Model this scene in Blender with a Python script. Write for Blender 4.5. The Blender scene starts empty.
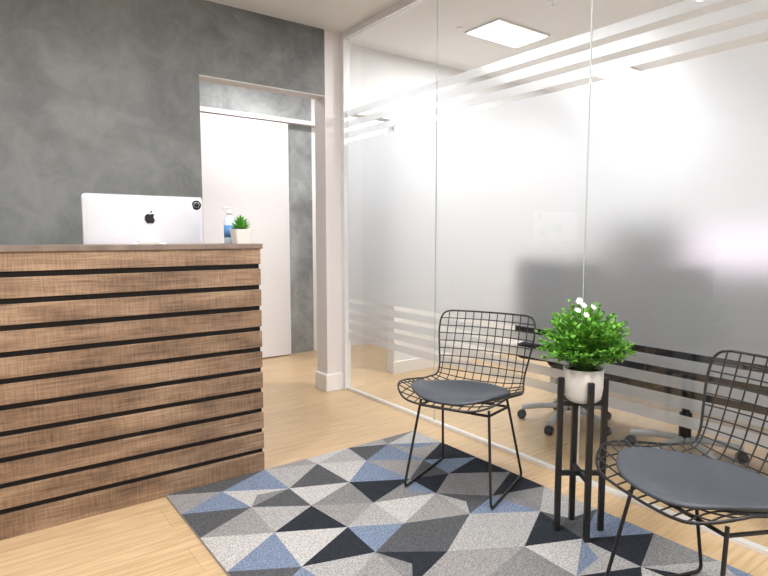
import bpy, bmesh, math, random
from mathutils import Vector, Matrix
import numpy as np
random.seed(7)
S = bpy.context.scene
try:
    S.view_settings.view_transform = 'Standard'
    S.view_settings.look = 'None'
except Exception: pass
COL = S.collection

# ------------------------------------------------------------ materials
def newmat(name):
    m = bpy.data.materials.new(name); m.use_nodes = True
    nt = m.node_tree; nt.nodes.clear()
    out = nt.nodes.new('ShaderNodeOutputMaterial')
    return m, nt, out
def pbr(name, col, rough=.5, metal=0, noise=0, nscale=20, bump=0, spec=.5, emit=None, estr=0):
    m, nt, out = newmat(name)
    b = nt.nodes.new('ShaderNodeBsdfPrincipled')
    b.inputs['Base Color'].default_value = (*col, 1)
    b.inputs['Roughness'].default_value = rough
    b.inputs['Metallic'].default_value = metal
    b.inputs['Specular IOR Level'].default_value = spec
    if emit:
        b.inputs['Emission Color'].default_value = (*emit, 1)
        b.inputs['Emission Strength'].default_value = estr
    tc = nt.nodes.new('ShaderNodeTexCoord')
    n = nt.nodes.new('ShaderNodeTexNoise'); n.inputs['Scale'].default_value = nscale
    n.inputs['Detail'].default_value = 4
    nt.links.new(tc.outputs['Object'], n.inputs['Vector'])
    if noise:
        r = nt.nodes.new('ShaderNodeValToRGB')
        r.color_ramp.elements[0].position = .3; r.color_ramp.elements[1].position = .7
        r.color_ramp.elements[0].color = (*[c*(1-noise) for c in col], 1)
        r.color_ramp.elements[1].color = (*[min(1, c*(1+noise)) for c in col], 1)
        nt.links.new(n.outputs['Fac'], r.inputs['Fac'])
        nt.links.new(r.outputs['Color'], b.inputs['Base Color'])
    if bump:
        bp = nt.nodes.new('ShaderNodeBump'); bp.inputs['Strength'].default_value = bump
        bp.inputs['Distance'].default_value = .01
        nt.links.new(n.outputs['Fac'], bp.inputs['Height'])
        nt.links.new(bp.outputs['Normal'], b.inputs['Normal'])
    nt.links.new(b.outputs[0], out.inputs[0])
    return m

def cement(name, k=1.0):
    m, nt, out = newmat(name)
    b = nt.nodes.new('ShaderNodeBsdfPrincipled'); b.inputs['Roughness'].default_value = .5
    tc = nt.nodes.new('ShaderNodeTexCoord')
    n1 = nt.nodes.new('ShaderNodeTexNoise'); n1.inputs['Scale'].default_value = 1.3
    n1.inputs['Detail'].default_value = 10; n1.inputs['Roughness'].default_value = .62; n1.inputs['Distortion'].default_value = 1.0
    n2 = nt.nodes.new('ShaderNodeTexNoise'); n2.inputs['Scale'].default_value = 6
    n2.inputs['Detail'].default_value = 10; n2.inputs['Roughness'].default_value = .68; n2.inputs['Distortion'].default_value = 1.2
    mx = nt.nodes.new('ShaderNodeMath'); mx.operation = 'MULTIPLY_ADD'; mx.inputs[1].default_value = .5
    nt.links.new(tc.outputs['Object'], n1.inputs['Vector']); nt.links.new(tc.outputs['Object'], n2.inputs['Vector'])
    nt.links.new(n2.outputs['Fac'], mx.inputs[0]); nt.links.new(n1.outputs['Fac'], mx.inputs[2])
    r = nt.nodes.new('ShaderNodeValToRGB')
    r.color_ramp.elements[0].position = .57; r.color_ramp.elements[0].color = (.120*k, .129*k, .132*k, 1)
    r.color_ramp.elements[1].position = .95; r.color_ramp.elements[1].color = (.260*k, .272*k, .268*k, 1)
    nt.links.new(mx.outputs[0], r.inputs['Fac']); nt.links.new(r.outputs['Color'], b.inputs['Base Color'])
    bp = nt.nodes.new('ShaderNodeBump'); bp.inputs['Strength'].default_value = .15; bp.inputs['Distance'].default_value = .01
    nt.links.new(mx.outputs[0], bp.inputs['Height']); nt.links.new(bp.outputs[0], b.inputs['Normal'])
    nt.links.new(b.outputs[0], out.inputs[0])
    return m

def wood_slats():
    m, nt, out = newmat('rustic_wood')
    b = nt.nodes.new('ShaderNodeBsdfPrincipled'); b.inputs['Roughness'].default_value = .65
    tc = nt.nodes.new('ShaderNodeTexCoord')
    def nz(scale, det, dist=0, ro=.5):
        mp = nt.nodes.new('ShaderNodeMapping'); mp.inputs['Scale'].default_value = scale
        n = nt.nodes.new('ShaderNodeTexNoise'); n.inputs['Scale'].default_value = 1; n.inputs['Detail'].default_value = det
        n.inputs['Distortion'].default_value = dist; n.inputs['Roughness'].default_value = ro
        nt.links.new(tc.outputs['Object'], mp.inputs['Vector']); nt.links.new(mp.outputs[0], n.inputs['Vector'])
        return n
    a = nz((6, 7, 120), 8, .4, .68); c = nz((150, 30, 12), 3); d = nz((3.2, 2.2, 12), 2)
    def wsum(pairs):
        prev = None
        for n, w_ in pairs:
            mm = nt.nodes.new('ShaderNodeMath'); mm.operation = 'MULTIPLY_ADD'; mm.inputs[1].default_value = w_; mm.inputs[2].default_value = 0
            nt.links.new(n.outputs['Fac'], mm.inputs[0])
            if prev: nt.links.new(prev.outputs[0], mm.inputs[2])
            prev = mm
        return prev
    s = wsum([(a, .42), (c, .20), (d, .38)])
    r = nt.nodes.new('ShaderNodeValToRGB')
    r.color_ramp.elements[0].position = .37; r.color_ramp.elements[0].color = (.095, .056, .034, 1)
    r.color_ramp.elements[1].position = .63; r.color_ramp.elements[1].color = (.43, .295, .190, 1)
    e = r.color_ramp.elements.new(.5); e.color = (.245, .155, .096, 1)
    nt.links.new(s.outputs[0], r.inputs['Fac'])
    nt.links.new(r.outputs['Color'], b.inputs['Base Color'])
    bp = nt.nodes.new('ShaderNodeBump'); bp.inputs['Strength'].default_value = .3; bp.inputs['Distance'].default_value = .002
    nt.links.new(s.outputs[0], bp.inputs['Height']); nt.links.new(bp.outputs[0], b.inputs['Normal'])
    nt.links.new(b.outputs[0], out.inputs[0])
    return m

def floor_mat():
    m, nt, out = newmat('oak_laminate')
    b = nt.nodes.new('ShaderNodeBsdfPrincipled'); b.inputs['Roughness'].default_value = .32
    tc = nt.nodes.new('ShaderNodeTexCoord')
    br = nt.nodes.new('ShaderNodeTexBrick')
    br.inputs['Scale'].default_value = 1; br.inputs['Brick Width'].default_value = 1.25; br.inputs['Row Height'].default_value = .19
    br.inputs['Mortar Size'].default_value = .0012; br.inputs['Mortar Smooth'].default_value = .3
    br.inputs['Color1'].default_value = (.62, .45, .270, 1); br.inputs['Color2'].default_value = (.56, .40, .235, 1)
    br.inputs['Mortar'].default_value = (.40, .27, .16, 1)
    nt.links.new(tc.outputs['Object'], br.inputs['Vector'])
    mp = nt.nodes.new('ShaderNodeMapping'); mp.inputs['Scale'].default_value = (4, 55, 1)
    n = nt.nodes.new('ShaderNodeTexNoise'); n.inputs['Scale'].default_value = 1; n.inputs['Detail'].default_value = 8
    n.inputs['Roughness'].default_value = .62
    nt.links.new(tc.outputs['Object'], mp.inputs['Vector']); nt.links.new(mp.outputs[0], n.inputs['Vector'])
    r = nt.nodes.new('ShaderNodeValToRGB')
    r.color_ramp.elements[0].position = .32; r.color_ramp.elements[0].color = (.74, .70, .64, 1)
    r.color_ramp.elements[1].position = .60; r.color_ramp.elements[1].color = (1, 1, 1, 1)
    nt.links.new(n.outputs['Fac'], r.inputs['Fac'])
    mx = nt.nodes.new('ShaderNodeMix'); mx.data_type = 'RGBA'; mx.blend_type = 'MULTIPLY'; mx.inputs[0].default_value = 1
    nt.links.new(br.outputs['Color'], mx.inputs[6]); nt.links.new(r.outputs['Color'], mx.inputs[7])
    nt.links.new(mx.outputs[2], b.inputs['Base Color'])
    nt.links.new(b.outputs[0], out.inputs[0])
    return m

def clear_glass():
    m, nt, out = newmat('clear_glass')
    t = nt.nodes.new('ShaderNodeBsdfTransparent'); t.inputs[0].default_value = (.985, .995, .99, 1)
    g = nt.nodes.new('ShaderNodeBsdfGlossy'); g.inputs['Roughness'].default_value = 0
    lw = nt.nodes.new('ShaderNodeLayerWeight'); lw.inputs[0].default_value = .5
    p = nt.nodes.new('ShaderNodeMath'); p.operation = 'POWER'; p.inputs[1].default_value = 5
    a = nt.nodes.new('ShaderNodeMath'); a.operation = 'MULTIPLY_ADD'; a.inputs[1].default_value = .8; a.inputs[2].default_value = .04
    nt.links.new(lw.outputs['Facing'], p.inputs[0]); nt.links.new(p.outputs[0], a.inputs[0])
    mx = nt.nodes.new('ShaderNodeMixShader')
    nt.links.new(a.outputs[0], mx.inputs[0]); nt.links.new(t.outputs[0], mx.inputs[1]); nt.links.new(g.outputs[0], mx.inputs[2])
    nt.links.new(mx.outputs[0], out.inputs[0])
    return m

def frosted():
    m, nt, out = newmat('frosted_film')
    rf = nt.nodes.new('ShaderNodeBsdfRefraction'); rf.inputs['Roughness'].default_value = .40; rf.inputs['IOR'].default_value = 1.35
    rf.inputs['Color'].default_value = (.957, .968, .985, 1)
    d = nt.nodes.new('ShaderNodeBsdfDiffuse'); d.inputs[0].default_value = (.83, .84, .87, 1)
    t = nt.nodes.new('ShaderNodeBsdfTranslucent'); t.inputs[0].default_value = (.83, .84, .87, 1)
    m1 = nt.nodes.new('ShaderNodeMixShader'); m1.inputs[0].default_value = .45
    m2 = nt.nodes.new('ShaderNodeMixShader'); m2.inputs[0].default_value = .76
    nt.links.new(d.outputs[0], m1.inputs[1]); nt.links.new(t.outputs[0], m1.inputs[2])
    nt.links.new(m1.outputs[0], m2.inputs[1]); nt.links.new(rf.outputs[0], m2.inputs[2])
    nt.links.new(m2.outputs[0], out.inputs[0])
    return m

def leaf_mat(name, c1, c2):
    m, nt, out = newmat(name)
    b = nt.nodes.new('ShaderNodeBsdfPrincipled'); b.inputs['Roughness'].default_value = .5
    g = nt.nodes.new('ShaderNodeNewGeometry')
    r = nt.nodes.new('ShaderNodeValToRGB')
    r.color_ramp.elements[0].color = (*c1, 1); r.color_ramp.elements[1].color = (*c2, 1)
    nt.links.new(g.outputs['Random Per Island'], r.inputs['Fac'])
    nt.links.new(r.outputs[0], b.inputs['Base Color'])
    tr = nt.nodes.new('ShaderNodeBsdfTranslucent'); nt.links.new(r.outputs[0], tr.inputs[0])
    mx = nt.nodes.new('ShaderNodeMixShader'); mx.inputs[0].default_value = .3
    nt.links.new(b.outputs[0], mx.inputs[1]); nt.links.new(tr.outputs[0], mx.inputs[2])
    nt.links.new(mx.outputs[0], out.inputs[0])
    return m

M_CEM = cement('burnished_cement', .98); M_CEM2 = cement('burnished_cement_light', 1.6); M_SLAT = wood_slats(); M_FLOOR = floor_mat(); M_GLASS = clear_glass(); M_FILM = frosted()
M_WHITE = pbr('white_paint', (.82, .82, .83), .6, noise=.02, nscale=3)
M_LGREY = pbr('light_grey_paint', (.76, .76, .79), .6, noise=.02, nscale=3)
M_COLUMN = pbr('column_paint', (.78, .74, .74), .6, noise=.02, nscale=3)
M_CEIL = pbr('ceiling_paint', (.84, .84, .84), .8, noise=.02, nscale=2)
M_DOOR = pbr('door_lacquer', (.80, .78, .79), .35, noise=.01)
M_TRIM = pbr('trim_white', (.85, .83, .82), .4, noise=.01)
M_ALU = pbr('aluminium', (.80, .80, .81), .35, metal=.15, noise=.03)
M_SEAL = pbr('glass_seal', (.60, .63, .63), .4, noise=.02)
M_BLACK = pbr('black_metal', (.012, .012, .013), .4, noise=.1)
M_BACKER = pbr('black_backer', (.010, .009, .009), .7, noise=.1)
M_TOP = pbr('desk_top_laminate', (.19, .145, .115), .5, noise=.25, nscale=14)
M_CUSH = pbr('cushion_leather', (.052, .061, .075), .5, noise=.08, nscale=60, bump=.1)
M_SILVER = pbr('silver_casing', (.78, .78, .84), .3, metal=.35, noise=.01)
M_LOGO = pbr('logo_black', (.01, .01, .012), .2, noise=.1)
M_SCREENBLK = pbr('screen_black', (.01, .01, .01), .15, noise=.1)
M_CERAM = pbr('white_ceramic', (.74, .71, .67), .4, noise=.03)
M_SOIL = pbr('soil', (.05, .035, .02), .9, noise=.5, nscale=80, bump=.5)
M_LEAF = leaf_mat('leaf_green', (.06, .25, .02), (.28, .62, .08))
M_SUCC = leaf_mat('succulent_green', (.05, .25, .03), (.20, .55, .08))
M_STEM = pbr('stem_green', (.06, .16, .03), .6, noise=.2)
M_PETAL = pbr('petal_white', (.88, .83, .83), .6, noise=.05)
M_BOTTLE = pbr('bottle_plastic', (.62, .76, .88), .2, noise=.05)
M_LABEL = pbr('bottle_label', (.08, .25, .55), .4, noise=.2)
M_CHFAB = pbr('office_fabric', (.012, .016, .028), .8, noise=.2, nscale=80)
M_CHGREY = pbr('office_chair_grey', (.45, .47, .5), .4, noise=.05)
M_ODESK = pbr('office_desk_top', (.14, .14, .16), .4, noise=.05)
M_MODEST = pbr('modesty_panel_dark', (.026, .030, .042), .5, noise=.1)
M_DIV = pbr('desk_divider_fabric', (.085, .09, .11), .9, noise=.1)
M_SCREEN = pbr('lit_screen', (.1, .1, .1), .3, noise=.1, emit=(1, .82, .92), estr=1.7)
M_LAMP = pbr('led_diffuser', (.9, .9, .9), .5, noise=.01, emit=(1, .99, .98), estr=5)

# ------------------------------------------------------------ helpers
def empty(name, loc=(0, 0, 0), rz=0):
    e = bpy.data.objects.new(name, None); e.empty_display_size = .1
    e.location = loc; e.rotation_euler = (0, 0, rz); COL.objects.link(e); return e
def link(name, me, mats, parent=None, smooth=False):
    o = bpy.data.objects.new(name, me)
    for m in (mats if isinstance(mats, (list, tuple)) else [mats]): me.materials.append(m)
    COL.objects.link(o)
    if parent: o.parent = parent
    if smooth:
        for p in me.polygons: p.use_smooth = True
    return o
def box(name, lo, hi, mat, parent=None, bev=0):
    bm = bmesh.new(); bmesh.ops.create_cube(bm, size=1)
    for v in bm.verts:
        v.co = Vector([(lo[i]+hi[i])/2 + v.co[i]*(hi[i]-lo[i]) for i in range(3)])
    if bev: bmesh.ops.bevel(bm, geom=bm.edges[:], offset=bev, segments=2, affect='EDGES', profile=.5)
    me = bpy.data.meshes.new(name); bm.to_mesh(me); bm.free()
    return link(name, me, mat, parent)
def lathe(name, prof, mat, parent=None, seg=40, loc=(0, 0, 0), squareness=0):
    vs, fs = [], []
    n = len(prof)
    for k in range(seg):
        a = 2*math.pi*k/seg
        for r, z in prof:
            vs.append((loc[0]+r*math.cos(a), loc[1]+r*math.sin(a), loc[2]+z))
    for k in range(seg):
        k2 = (k+1) % seg
        for i in range(n-1):
            fs.append((k*n+i, k2*n+i, k2*n+i+1, k*n+i+1))
    me = bpy.data.meshes.new(name); me.from_pydata(vs, [], fs); me.update()
    bm = bmesh.new(); bm.from_mesh(me); bmesh.ops.remove_doubles(bm, verts=bm.verts[:], dist=1e-5); bmesh.ops.recalc_face_normals(bm, faces=bm.faces[:]); bm.to_mesh(me); bm.free()
    return link(name, me, mat, parent, True)
def wires(name, polys, rad, mat, parent=None, cyc=False, res=3):
    cu = bpy.data.curves.new(name, 'CURVE'); cu.dimensions = '3D'; cu.bevel_depth = rad; cu.bevel_resolution = res
    cu.use_fill_caps = True
    for p in polys:
        s = cu.splines.new('POLY'); s.points.add(len(p)-1)
        for i, q in enumerate(p): s.points[i].co = (*q, 1)
        s.use_cyclic_u = cyc
    o = bpy.data.objects.new(name, cu); cu.materials.append(mat); COL.objects.link(o)
    if parent: o.parent = parent
    return o
def bend(pts, r=.03, n=6):
    out = [Vector(pts[0])]
    for i in range(1, len(pts)-1):
        p = Vector(pts[i]); a = (Vector(pts[i-1])-p); b = (Vector(pts[i+1])-p)
        ra = min(r, a.length*.45, b.length*.45)
        A = p + a.normalized()*ra; B = p + b.normalized()*ra
        for k in range(n+1):
            t = k/n; out.append(A*(1-t)**2 + p*2*t*(1-t) + B*t*t)
    out.append(Vector(pts[-1])); return out
def cat(P, t):
    n = len(P)-1; t = max(0, min(n-1e-6, t)); i = int(t); f = t-i
    p = [np.array(P[max(0, min(n, j))], float) for j in (i-1, i, i+1, i+2)]
    return .5*((2*p[1]) + (-p[0]+p[2])*f + (2*p[0]-5*p[1]+4*p[2]-p[3])*f*f + (-p[0]+3*p[1]-3*p[2]+p[3])*f**3)

# ------------------------------------------------------------ room shell
H = 2.64; GX = 2.33
box('floor', (-2.6, -2.1, -.1), (5.6, 5.2, 0), M_FLOOR)
box('ceiling', (-2.6, -2.1, H), (5.6, 5.2, H+.1), M_CEIL)
box('wall_left', (-2.6, -2.1, 0), (-2.5, 5.2, H), M_WHITE)
box('wall_front', (-2.5, -2.1, 0), (5.5, -2.0, H), M_WHITE)
box('wall_right', (5.5, -2.1, 0), (5.6, 5.2, H), M_LGREY)
w = empty('wall_back')
box('cement_wall', (-2.5, 3.65, 0), (1.257, 3.77, H), M_CEM, w)
box('cement_lintel', (1.257, 3.65, 2.18), (2.17, 3.77, H), M_CEM, w)
box('lintel_underside', (1.257, 3.652, 2.174), (2.17, 3.77, 2.18), M_COLUMN, w)
box('column', (2.17, 3.65, 0), (GX, 3.80, H), M_COLUMN, w)
w = empty('wall_office_back')
box('office_lintel', (GX, 3.80, 2.12), (2.92, 3.90, H), M_WHITE, w)
box('office_wall', (2.92, 3.80, 0), (5.5, 3.90, H), M_WHITE, w)
w = empty('wall_corridor')
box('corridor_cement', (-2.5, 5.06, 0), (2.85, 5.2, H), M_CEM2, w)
box('corridor_white', (2.85, 5.06, 0), (5.5, 5.2, H), M_WHITE, w)
# sliding door
w = empty('door_1')
box('door_leaf', (1.45, 5.0, .01), (2.55, 5.04, 2.24), M_DOOR, w, .003)
box('door_edge', (2.55, 5.005, .01), (2.565, 5.04, 2.24), M_ALU, w)
box('door_handle', (1.52, 4.975, .95), (1.54, 5.0, 1.15), M_ALU, w, .003)
box('trim_1', (1.2, 4.985, 2.245), (3.4, 5.06, 2.285), M_COLUMN)
box('baseboard_column', (2.150, 3.632, 0), (2.318, 3.80, .13), M_TRIM, None, .004)
box('baseboard_office', (2.90, 3.782, 0), (5.5, 3.80, .10), M_TRIM)

# ------------------------------------------------------------ glass partition
gp = empty('glass_partition')
box('frame_post', (2.300, 3.605, 0), (2.352, 3.65, H), M_ALU, gp, .002)
box('frame_top', (2.305, -2.0, H-.045), (2.350, 3.605, H), M_ALU, gp, .002)
box('frame_bottom', (2.318, -2.0, 0), (2.345, 3.605, .018), M_ALU, gp)
seams = [3.605, 2.62, 1.58, .54, -.50, -2.0]
zfilm = [(.70, 1.86)]
z = .70
for k in range(4): z -= .03; zfilm.append((z-.047, z)); z -= .047
z = 1.86
for k in range(3): z += .03; zfilm.append((z, z+.047)); z += .047
for i in range(5):
    y1, y0 = seams[i]-.0015, seams[i+1]+.0015
    box('glass_panel_%d' % (i+1), (2.326, y0, .018), (2.334, y1, H-.045), M_GLASS, gp)
    if i < 4: box('seal_%d' % (i+1), (2.327, y0-.003, .018), (2.333, y0, H-.045), M_SEAL, gp)
    for j, (a, b) in enumerate(zfilm):
        box('film_%d_%d' % (i+1, j+1), (2.3355, y0, a), (2.3375, y1, b), M_FILM, gp)

# ------------------------------------------------------------ reception desk
d = empty('reception_desk')
L, R, F = -1.3, 1.160, 2.57
CT = 1.134
box('backer_panel', (L, F+.018, 0), (R-.002, F+.05, CT-.026), M_BACKER, d)
edges = [0.0]+[.109+.1018*k for k in range(10)]+[CT-.012]
for k in range(11):
    a = edges[k] + (.0115 if k else 0); b = edges[k+1] - (.0115 if k < 10 else .012)
    box('slat_%d' % (k+1), (L, F, a), (R, F+.018, b), M_SLAT, d, .0015)
box('counter_top', (L, F-.006, CT-.024), (R+.010, 2.84, CT), M_TOP, d, .002)
box('side_panel', (R-.03, F+.05, 0), (R-.002, 2.84, CT-.024), M_TOP, d)
box('side_panel_low', (R-.03, 2.84, 0), (R-.002, 3.3, .80), M_TOP, d)
box('work_top', (L, F+.05, .775), (R-.03, 3.3, .80), M_TOP, d)
box('side_panel_far', (L, F+.05, 0), (L+.03, 3.3, .775), M_TOP, d)

# desktop computer (seen from the back)
pc = empty('desktop_computer', (.730, 2.93, 1.187))
def rrect(w, h, r, n=8):
    o = []
    for cx, cz, a0 in ((w-r, h-r, 0), (-w+r, h-r, 90), (-w+r, -h+r, 180), (w-r, -h+r, 270)):
        for k in range(n+1):
            a = math.radians(a0+90*k/n); o.append((cx+r*math.cos(a), cz+r*math.sin(a)))
    return o
base = rrect(.278, .18, .018)
rings = [(1, .012), (1, 0), (.985, -.004), (.9, -.010), (.75, -.017), (.5, -.024), (.25, -.028)]
vs = []; fs = []; n = len(base)
for s, y in rings: vs += [(x*s, y, zq*s) for x, zq in base]
for i in range(len(rings)-1):
    for k in range(n): fs.append((i*n+k, i*n+(k+1) % n, (i+1)*n+(k+1) % n, (i+1)*n+k))
fs.append(tuple(range((len(rings)-1)*n, len(rings)*n))); fs.append(tuple(range(n-1, -1, -1)))
me = bpy.data.meshes.new('casing'); me.from_pydata(vs, [], fs); me.update()
bm = bmesh.new(); bm.from_mesh(me); bmesh.ops.recalc_face_normals(bm, faces=bm.faces[:]); bm.to_mesh(me); bm.free()
link('casing', me, M_SILVER, pc, True)
box('display_glass', (-.272, .012, -.174), (.272, .014, .174), M_SCREENBLK, pc)
apple = [(0, .62), (.25, .75), (.55, .78), (.82, .62), (.68, .42), (.62, .15), (.7, -.15), (.9, -.33), (.75, -.68), (.5, -.98), (.25, -1.0), (0, -.9), (-.25, -1.0), (-.52, -.95), (-.8, -.55), (-.92, -.1), (-.88, .35), (-.68, .65), (-.4, .78), (-.15, .72)]
leaf = [(.02, .85), (.05, 1.1), (.2, 1.32), (.42, 1.45), (.42, 1.2), (.28, .98)]
vs = []; fs = []
for sh in (apple, leaf):
    b0 = len(vs); vs += [(x*.026+.010, -.0325, y*.026+.070) for x, y in sh]; fs.append(tuple(range(b0, len(vs))))
me = bpy.data.meshes.new('emblem'); me.from_pydata(vs, [], fs); me.update(); link('emblem', me, M_LOGO, pc)
o = lathe('sticker_disc', [(0, 0), (.024, 0), (.024, .003), (0, .003)], M_LOGO, pc); o.rotation_euler = (math.pi/2, 0, 0); o.location = (.242, -.0115, .140)
o = lathe('sticker_ring', [(.013, 0), (.0145, 0), (.0145, .0015), (.013, .0015)], M_CHGREY, pc); o.rotation_euler = (math.pi/2, 0, 0); o.location = (.242, -.0142, .140)
box('stand_hinge', (-.05, -.055, -.062), (.05, -.022, -.036), M_CERAM, pc, .006)
box('stand_neck', (-.075, -.052, -.381), (.075, -.044, -.05), M_SILVER, pc, .003)
box('stand_foot', (-.085, -.06, -.387), (.085, .12, -.379), M_SILVER, pc, .003)

# sanitizer bottle
sb = empty('sanitizer_bottle', (1.092, 2.785, CT))
lathe('bottle', [(0, 0), (.024, 0), (.027, .006), (.027, .11), (.022, .128), (.011, .138), (.011, .146), (0, .146)], M_BOTTLE, sb)
lathe('label', [(.0275, .03), (.0278, .03), (.0278, .09), (.0275, .09)], M_LABEL, sb)
lathe('cap', [(0, .143), (.013, .143), (.013, .163), (.004, .164), (.004, .176), (0, .176)], M_CERAM, sb)
box('nozzle', (-.03, -.006, .172), (.010, .006, .182), M_CERAM, sb, .003)

# succulent in square pot
def leafmesh(bm, p, dirv, L_, W_, up, cup=.15):
    dirv = dirv.normalized(); side = dirv.cross(up)
    if side.length < 1e-3: side = dirv.cross(Vector((1, .2, 0)))
    side.normalize(); nrm = side.cross(dirv).normalized()
    a = bm.verts.new(p); b = bm.verts.new(p+dirv*L_*.5+side*W_*.5+nrm*L_*cup)
    c = bm.verts.new(p+dirv*L_); e = bm.verts.new(p+dirv*L_*.5-side*W_*.5+nrm*L_*cup)
    m_ = bm.verts.new(p+dirv*L_*.5)
    bm.faces.new((a, b, m_)); bm.faces.new((b, c, m_)); bm.faces.new((c, e, m_)); bm.faces.new((e, a, m_))
sp = empty('potted_succulent', (1.103, 2.665, CT))
bm = bmesh.new()
def sq(r, zq): return [bm.verts.new((x*r, y*r, zq)) for x, y in rrect(1, 1, .25, 4)]
rs = [sq(.034, 0), sq(.045, .070), sq(.041, .070), sq(.040, .060)]
for i in range(3):
    for k in range(len(rs[0])): bm.faces.new((rs[i][k], rs[i][(k+1) % 20], rs[i+1][(k+1) % 20], rs[i+1][k]))
bm.faces.new(rs[0][::-1]); f = bm.faces.new(rs[3]); f.material_index = 1
me = bpy.data.meshes.new('pot'); bm.to_mesh(me); bm.free(); link('pot', me, [M_CERAM, M_SOIL], sp)
bm = bmesh.new()
for k in range(52):
    a = k*2.4; el = math.radians(88-k*1.3)
    dv = Vector((math.cos(a)*math.cos(el), math.sin(a)*math.cos(el), math.sin(el)))
    leafmesh(bm, Vector((dv.x*.006, dv.y*.006, .060)), dv, .084-.0006*k, .020, Vector((0, 0, 1)), .08)
me = bpy.data.meshes.new('succulent_leaves'); bm.to_mesh(me); bm.free(); link('succulent_leaves', me, M_SUCC, sp)

# ------------------------------------------------------------ rug
RT = .012
cols = [('cream', (.44, .43, .425)), ('light', (.34, .337, .335)), ('mid', (.20, .20, .205)), ('taupe', (.265, .257, .255)), ('dark', (.024, .028, .036)), ('charcoal', (.085, .088, .095)), ('blue', (.170, .215, .305))]
rm = [pbr('rug_'+n_, c, .95, noise=.40, nscale=150, bump=.6, spec=.1) for n_, c in cols]
rm.append(pbr('rug_edge', (.33, .33, .34), .95, noise=.2, nscale=200))
bm = bmesh.new()
X0, X1, Y0, Y1 = .68, 2.12, .40, 2.56
nr, nc = 6, 9
rnd = random.Random(4)
rows = []
for i in range(nr+1):
    x = X0+(X1-X0)*i/nr
    ys = [k/nc for k in range(nc+1)] if i % 2 == 0 else [0]+[(k+.5)/nc for k in range(nc)]+[1]
    row = []
    for j, q in enumerate(ys):
        jx = rnd.uniform(-.030, .030) if 0 < i < nr else 0
        jy = rnd.uniform(-.036, .036) if 0 < j < len(ys)-1 else 0
        row.append(bm.verts.new((x+jx*(1 if 0 < j < len(ys)-1 else .5), Y0+(Y1-Y0)*q+jy, RT)))
    rows.append(row)
bag = [0, 0, 1, 1, 1, 2, 2, 3, 3, 4, 4, 4, 5, 5, 6, 6]
last = -1
def pick():
    global last
    while True:
        c = rnd.choice(bag)
        if c != last or (c in (1, 2, 3) and rnd.random() < .4): last = c; return c
for i in range(nr):
    A, B = rows[i], rows[i+1]
    ev, od = (A, B) if len(A) < len(B) else (B, A)
    for k in range(len(od)-1):
        f = bm.faces.new((od[k], od[k+1], ev[k])); f.material_index = pick()
        if k < nc: f = bm.faces.new((ev[k], ev[k+1], od[k+1])); f.material_index = pick()
for f in list(bm.faces):
    if rnd.random() < .16:
        vs_ = list(f.verts); c_old = f.material_index
        k = rnd.randrange(3); a_, b_, c_ = vs_[k], vs_[(k+1) % 3], vs_[(k+2) % 3]
        g = bm.verts.new((a_.co*.38+b_.co*.31+c_.co*.31))
        bm.faces.remove(f)
        cc = [rnd.choice(bag), c_old, c_old]
        for (p, q), ci in zip(((a_, b_), (b_, c_), (c_, a_)), cc):
            nf = bm.faces.new((p, q, g)); nf.material_index = ci
bmesh.ops.recalc_face_normals(bm, faces=bm.faces[:])
for f in bm.faces:
    if f.normal.z < 0: f.normal_flip()
be = [e for e in bm.edges if len(e.link_faces) == 1]
r = bmesh.ops.extrude_edge_only(bm, edges=be)
for v in [g for g in r['geom'] if isinstance(g, bmesh.types.BMVert)]: v.co.z = 0.0
for f in [g for g in r['geom'] if isinstance(g, bmesh.types.BMFace)]: f.material_index = 7
me = bpy.data.meshes.new('area_rug'); bm.to_mesh(me); bm.free()
link('area_rug', me, rm)

# ------------------------------------------------------------ wire chairs
prof = [(.275, .430), (.20, .436), (.10, .422), (0, .408), (-.09, .408), (-.165, .437), (-.21, .505), (-.24, .587), (-.268, .678), (-.295, .775)]
wid = [.215, .25, .268, .265, .245, .225, .222, .235, .248, .245]
def W(t):
    v = float(cat([(q,) for q in wid], t)[0])
    if t < 1.3: v *= .55+.45*math.sqrt(max(0, 1-(1-t/1.3)**2))
    if t > 8.4: v *= .80+.20*math.sqrt(max(0, 1-((t-8.4)/.6)**2))
    return v
def P(x, t, off=0):
    s, zq = cat(prof, t); q = (x/.26)**2
    k = min(1, max(0, (t-4)/2.5)); k = k*k*(3-2*k)
    zq += .055*q*(1-k)*min(1, .45+t*.4); s += .045*q*k
    return Vector((x, -s - off*k, zq + off*(1-k)))
T = len(prof)-1
ts = np.linspace(0, T, 200); arc = [0]
for i in range(1, 200): arc.append(arc[-1]+(P(0, ts[i])-P(0, ts[i-1])).length)
s_list = [cat(prof, t)[0] for t in ts[:120]]
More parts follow.
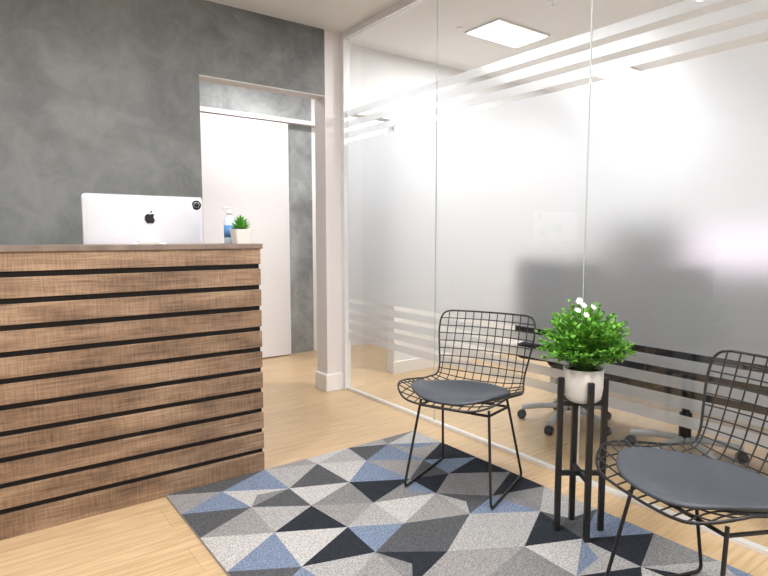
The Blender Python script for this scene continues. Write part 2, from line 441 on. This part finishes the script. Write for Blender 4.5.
def wire_chair(loc, rz):
    c = empty('wire_chair', loc, rz)
    pol = []
    for k in range(-6, 7):
        x = k*.0415
        seg = [P(x, t) for t in np.linspace(0, T, 70) if W(t) > abs(x)]
        if len(seg) > 2: pol.append(seg)
    nw = 21
    for k in range(1, nw):
        t = float(np.interp(arc[-1]*k/nw, arc, ts)); wv = W(t)
        pol.append([P(-wv+2*wv*j/16, t, .003) for j in range(17)])
    wires('wire_grid', pol, .0026, M_BLACK, c, res=2)
    rim = [P(-W(0)+2*W(0)*j/12, 0) for j in range(13)]
    tt = np.linspace(0, T, 90)
    rim += [P(W(t), t) for t in tt[1:]]
    rim += [P(W(T)-2*W(T)*j/12, T) for j in range(1, 13)]
    rim += [P(-W(t), t) for t in tt[::-1][1:-1]]
    wires('rim', [rim], .0045, M_BLACK, c, cyc=True)
    base_ = []
    for sx in (-1, 1):
        base_.append(bend([(sx*.165, -.13, .408), (sx*.21, -.205, .0065), (sx*.21, .205, .0065), (sx*.165, .10, .402)], .03))
    base_.append([(-.168, -.136, .385), (.168, -.136, .385)])
    base_.append([(-.170, .106, .365), (.170, .106, .365)])
    base_.append([(-.168, -.136, .385), (-.170, .106, .365)]); base_.append([(.168, -.136, .385), (.170, .106, .365)])
    wires('rod_base', base_, .0060, M_BLACK, c)
    bm = bmesh.new()
    N = 48
    def cp(a, r_, off):
        ca, sa = math.cos(a), math.sin(a)
        e = .8
        x = .222*r_*math.copysign(abs(ca)**e, ca)
        q = r_*math.copysign(abs(sa)**e, sa)
        s_target = .048+.208*q
        t = float(np.interp(-s_target, [-v for v in s_list], ts[:120]))
        return P(x*(1-.10*(q < 0)*abs(q)), t, 0)+Vector((0, 0, off))
    def ring(r_, off): return [bm.verts.new(cp(2*math.pi*k/N, r_, off)) for k in range(N)]
    seq = [(.3, .025), (.6, .025), (.85, .0245), (.94, .023), (.985, .020), (1.0, .014), (.985, .009), (.94, .006), (.6, .006), (.3, .006)]
    rg = [ring(a_, o_) for a_, o_ in seq]
    for i in range(len(rg)-1):
        for k in range(N): bm.faces.new((rg[i][k], rg[i][(k+1) % N], rg[i+1][(k+1) % N], rg[i+1][k]))
    bm.faces.new(rg[0]); bm.faces.new(rg[-1][::-1])
    bmesh.ops.recalc_face_normals(bm, faces=bm.faces[:])
    me = bpy.data.meshes.new('seat_cushion'); bm.to_mesh(me); bm.free()
    link('seat_cushion', me, M_CUSH, c, True)
    return c
wire_chair((1.850, 1.862, RT), math.radians(-68))
wire_chair((1.735, .722, RT), math.radians(-109))

# ------------------------------------------------------------ plant stand + plant
PS = (1.904, 1.279, RT)
st = empty('plant_stand', PS, math.radians(-36.5))
for i, (x, y) in enumerate(((.086, 0), (-.086, 0), (0, .086), (0, -.086))):
    box('leg_%d' % (i+1), (x-.0105, y-.0105, 0), (x+.0105, y+.0105, .615), M_BLACK, st, .002)
box('brace_a', (-.086, -.008, .225), (.086, .008, .243), M_BLACK, st)
box('brace_b', (-.008, -.086, .225), (.008, .086, .243), M_BLACK, st)
box('shelf_a', (-.086, -.008, .505), (.086, .008, .523), M_BLACK, st)
box('shelf_b', (-.008, -.086, .505), (.008, .086, .523), M_BLACK, st)
pp = empty('potted_plant', (PS[0], PS[1], RT+.5235))
lathe('pot', [(0, 0), (.050, 0), (.062, .008), (.069, .025), (.0735, .055), (.0745, .130), (.070, .130), (.066, .115), (0, .115)], M_CERAM, pp)
lathe('soil', [(0, .117), (.065, .117)], M_SOIL, pp)
bm = bmesh.new(); stems = []; rl = random.Random(5)
for k in range(250):
    a = rl.uniform(0, 2*math.pi); el = math.asin(rl.uniform(-.50, 1))
    Rr = rl.uniform(.72, 1.02) + (rl.uniform(.05, .25) if rl.random() < .15 else 0)
    tip = Vector((.170*Rr*math.cos(a)*math.cos(el), .170*Rr*math.sin(a)*math.cos(el), .228+.142*Rr*math.sin(el)))
    p0 = Vector((rl.uniform(-.03, .03), rl.uniform(-.03, .03), .115))
    mid = (p0+tip)/2+Vector((0, 0, .045))
    st_ = [p0*(1-t)**2+mid*2*t*(1-t)+tip*t*t for t in [j/10 for j in range(11)]]
    stems.append(st_)
    for j in range(4, 11):
        dv = (st_[j]-st_[j-1]).normalized()
        for q in range(4):
            an = rl.uniform(0, 6.28)
            o_ = Vector((math.cos(an), math.sin(an), rl.uniform(-.3, .8)))
            leafmesh(bm, st_[j]-dv*rl.uniform(0, .012), dv*.7+o_*.8, rl.uniform(.014, .023), rl.uniform(.010, .015), Vector((rl.uniform(-.4, .4), rl.uniform(-.4, .4), 1)), .12)
me = bpy.data.meshes.new('foliage'); bm.to_mesh(me); bm.free(); link('foliage', me, M_LEAF, pp)
wires('stems', stems, .0012, M_STEM, pp, res=1)
bl = [(-.080, -.020, .360), (-.058, -.03, .378), (-.040, .0, .394), (-.078, -.055, .346), (-.035, -.055, .372), (-.062, -.01, .388)]
bm = bmesh.new()
for i_, (fx, fy, fz) in enumerate(bl):
    c0 = Vector((fx, fy, fz)); nn = Vector((fx*4, fy*4-.5, .6)).normalized()
    u_ = nn.cross(Vector((0, 0, 1))).normalized(); v_ = nn.cross(u_)
    for q in range(6):
        a = q*math.tau/6+i_
        leafmesh(bm, c0, u_*math.cos(a)+v_*math.sin(a)+nn*.25, .0135, .012, nn, .05)
me = bpy.data.meshes.new('blossoms'); bm.to_mesh(me); bm.free(); link('blossoms', me, M_PETAL, pp)
wires('blossom_stems', [[(fx*.3, fy*.3, .12), (fx, fy, fz)] for fx, fy, fz in bl], .001, M_STEM, pp, res=1)

# ------------------------------------------------------------ office behind the glass
def office_chair(loc, rz):
    c = empty('office_chair', loc, rz)
    sp_ = []
    for k in range(5):
        a = k*2*math.pi/5+.3
        sp_.append([(0, 0, .115), (.15*math.cos(a), .15*math.sin(a), .10), (.28*math.cos(a), .28*math.sin(a), .075)])
        o = lathe('castor_%d' % (k+1), [(0, -.02), (.026, -.02), (.028, -.012), (.028, .012), (.026, .02), (0, .02)], M_BLACK, c, 20)
        o.rotation_euler = (math.pi/2, 0, a); o.location = (.28*math.cos(a), .28*math.sin(a), .029)
    wires('star_base', sp_, .017, M_CHGREY, c)
    lathe('gas_column', [(0, .09), (.03, .09), (.03, .25), (.018, .25), (.018, .43), (0, .43)], M_BLACK, c, 20)
    box('seat', (-.25, -.25, .42), (.25, .24, .52), M_CHFAB, c, .03)
    box('back_rest', (-.25, .20, .54), (.25, .27, 1.04), M_CHFAB, c, .028)
    wires('back_support', [bend([(0, .05, .43), (0, .31, .43), (0, .285, .70)], .05)], .018, M_BLACK, c)
    for sx in (-1, 1):
        wires('arm_support', [bend([(sx*.2, 0, .43), (sx*.29, 0, .43), (sx*.29, 0, .65)], .04)], .014, M_BLACK, c)
        box('arm_pad', (sx*.29-.035, -.12, .65), (sx*.29+.035, .12, .68), M_BLACK, c, .01)
    return c
office_chair((3.00, 2.12, 0), math.radians(105))
office_chair((3.00, 1.40, 0), math.radians(80))
od = empty('office_desk')
box('table_top', (3.50, .0, .72), (4.25, 2.70, .75), M_ODESK, od, .003)
box('modesty_panel', (3.53, .05, .12), (3.55, 2.65, .72), M_MODEST, od)
for i, (x, y) in enumerate(((3.58, .05), (3.58, 2.65), (4.2, .05), (4.2, 2.65))):
    box('leg_%d' % (i+1), (x-.025, y-.025, 0), (x+.025, y+.025, .72), M_CHGREY, od)
box('desk_divider', (3.50, .0, .7505), (3.53, 2.60, .98), M_DIV, None, .004)
def monitor(loc, rz, scr):
    c = empty('computer_monitor', loc, rz)
    box('bezel', (-.30, -.015, .13), (.30, .015, .50), M_BLACK, c, .004)
    box('display', (-.29, -.018, .14), (.29, -.015, .49), scr, c)
    box('neck', (-.03, .012, .005), (.03, .03, .3), M_BLACK, c)
    box('foot', (-.12, -.08, 0), (.12, .10, .008), M_BLACK, c)
monitor((3.85, 1.52, .751), math.radians(-75), M_SCREEN)
monitor((3.85, 2.14, .751), math.radians(-90), M_SCREENBLK)

# ------------------------------------------------------------ lights
def panel(x, y, sx, sy, power, col=(1, .985, .975)):
    e = empty('ceiling_light_panel', (x, y, H))
    box('rim', (-sx/2-.015, -sy/2-.015, -.012), (sx/2+.015, sy/2+.015, -.002), M_TRIM, e)
    box('diffuser', (-sx/2, -sy/2, -.015), (sx/2, sy/2, -.0121), M_LAMP, e)
    l = bpy.data.lights.new('lamp', 'AREA'); l.shape = 'RECTANGLE'; l.size = sx; l.size_y = sy; l.energy = power; l.color = col
    o = bpy.data.objects.new('lamp', l); COL.objects.link(o); o.parent = e; o.location = (0, 0, -.02)
panel(1.2, 1.5, .6, .6, 45)
panel(-.8, 1.6, .6, .6, 44)
panel(1.0, -.6, .6, .6, 48)
panel(3.28, 2.92, .52, .30, 37)
panel(4.7, .0, .6, .6, 54)
panel(4.9, 3.0, .5, .3, 17)
panel(2.1, 4.4, .5, .3, 16)
panel(3.6, 4.45, .5, .3, 15)  # added lamp, no known fixture; brightens the corridor's right part behind the film
dl = empty('ceiling_downlight', (2.93, 3.05, H)); lathe('bezel', [(0, -.006), (.03, -.006), (.033, -.001), (.033, 0), (0, 0)], M_TRIM, dl)
sk = empty('fire_sprinkler', (3.05, 2.35, H)); lathe('body', [(0, -.045), (.016, -.045), (.016, -.042), (.004, -.04), (.005, -.012), (.03, -.008), (.03, 0), (0, 0)], M_ALU, sk)

wd = bpy.data.worlds.new('world'); S.world = wd; wd.use_nodes = True
wd.node_tree.nodes['Background'].inputs[0].default_value = (.9, .93, 1, 1); wd.node_tree.nodes['Background'].inputs[1].default_value = .3

# ------------------------------------------------------------ camera
cd = bpy.data.cameras.new('camera'); cam = bpy.data.objects.new('camera', cd); COL.objects.link(cam)
cd.sensor_width = 36; cd.lens = 26.72; cd.clip_start = .02
cam.location = (0, 0, 1.17); cam.rotation_euler = (math.radians(90-5.2), 0, math.radians(-36.5))
S.camera = cam
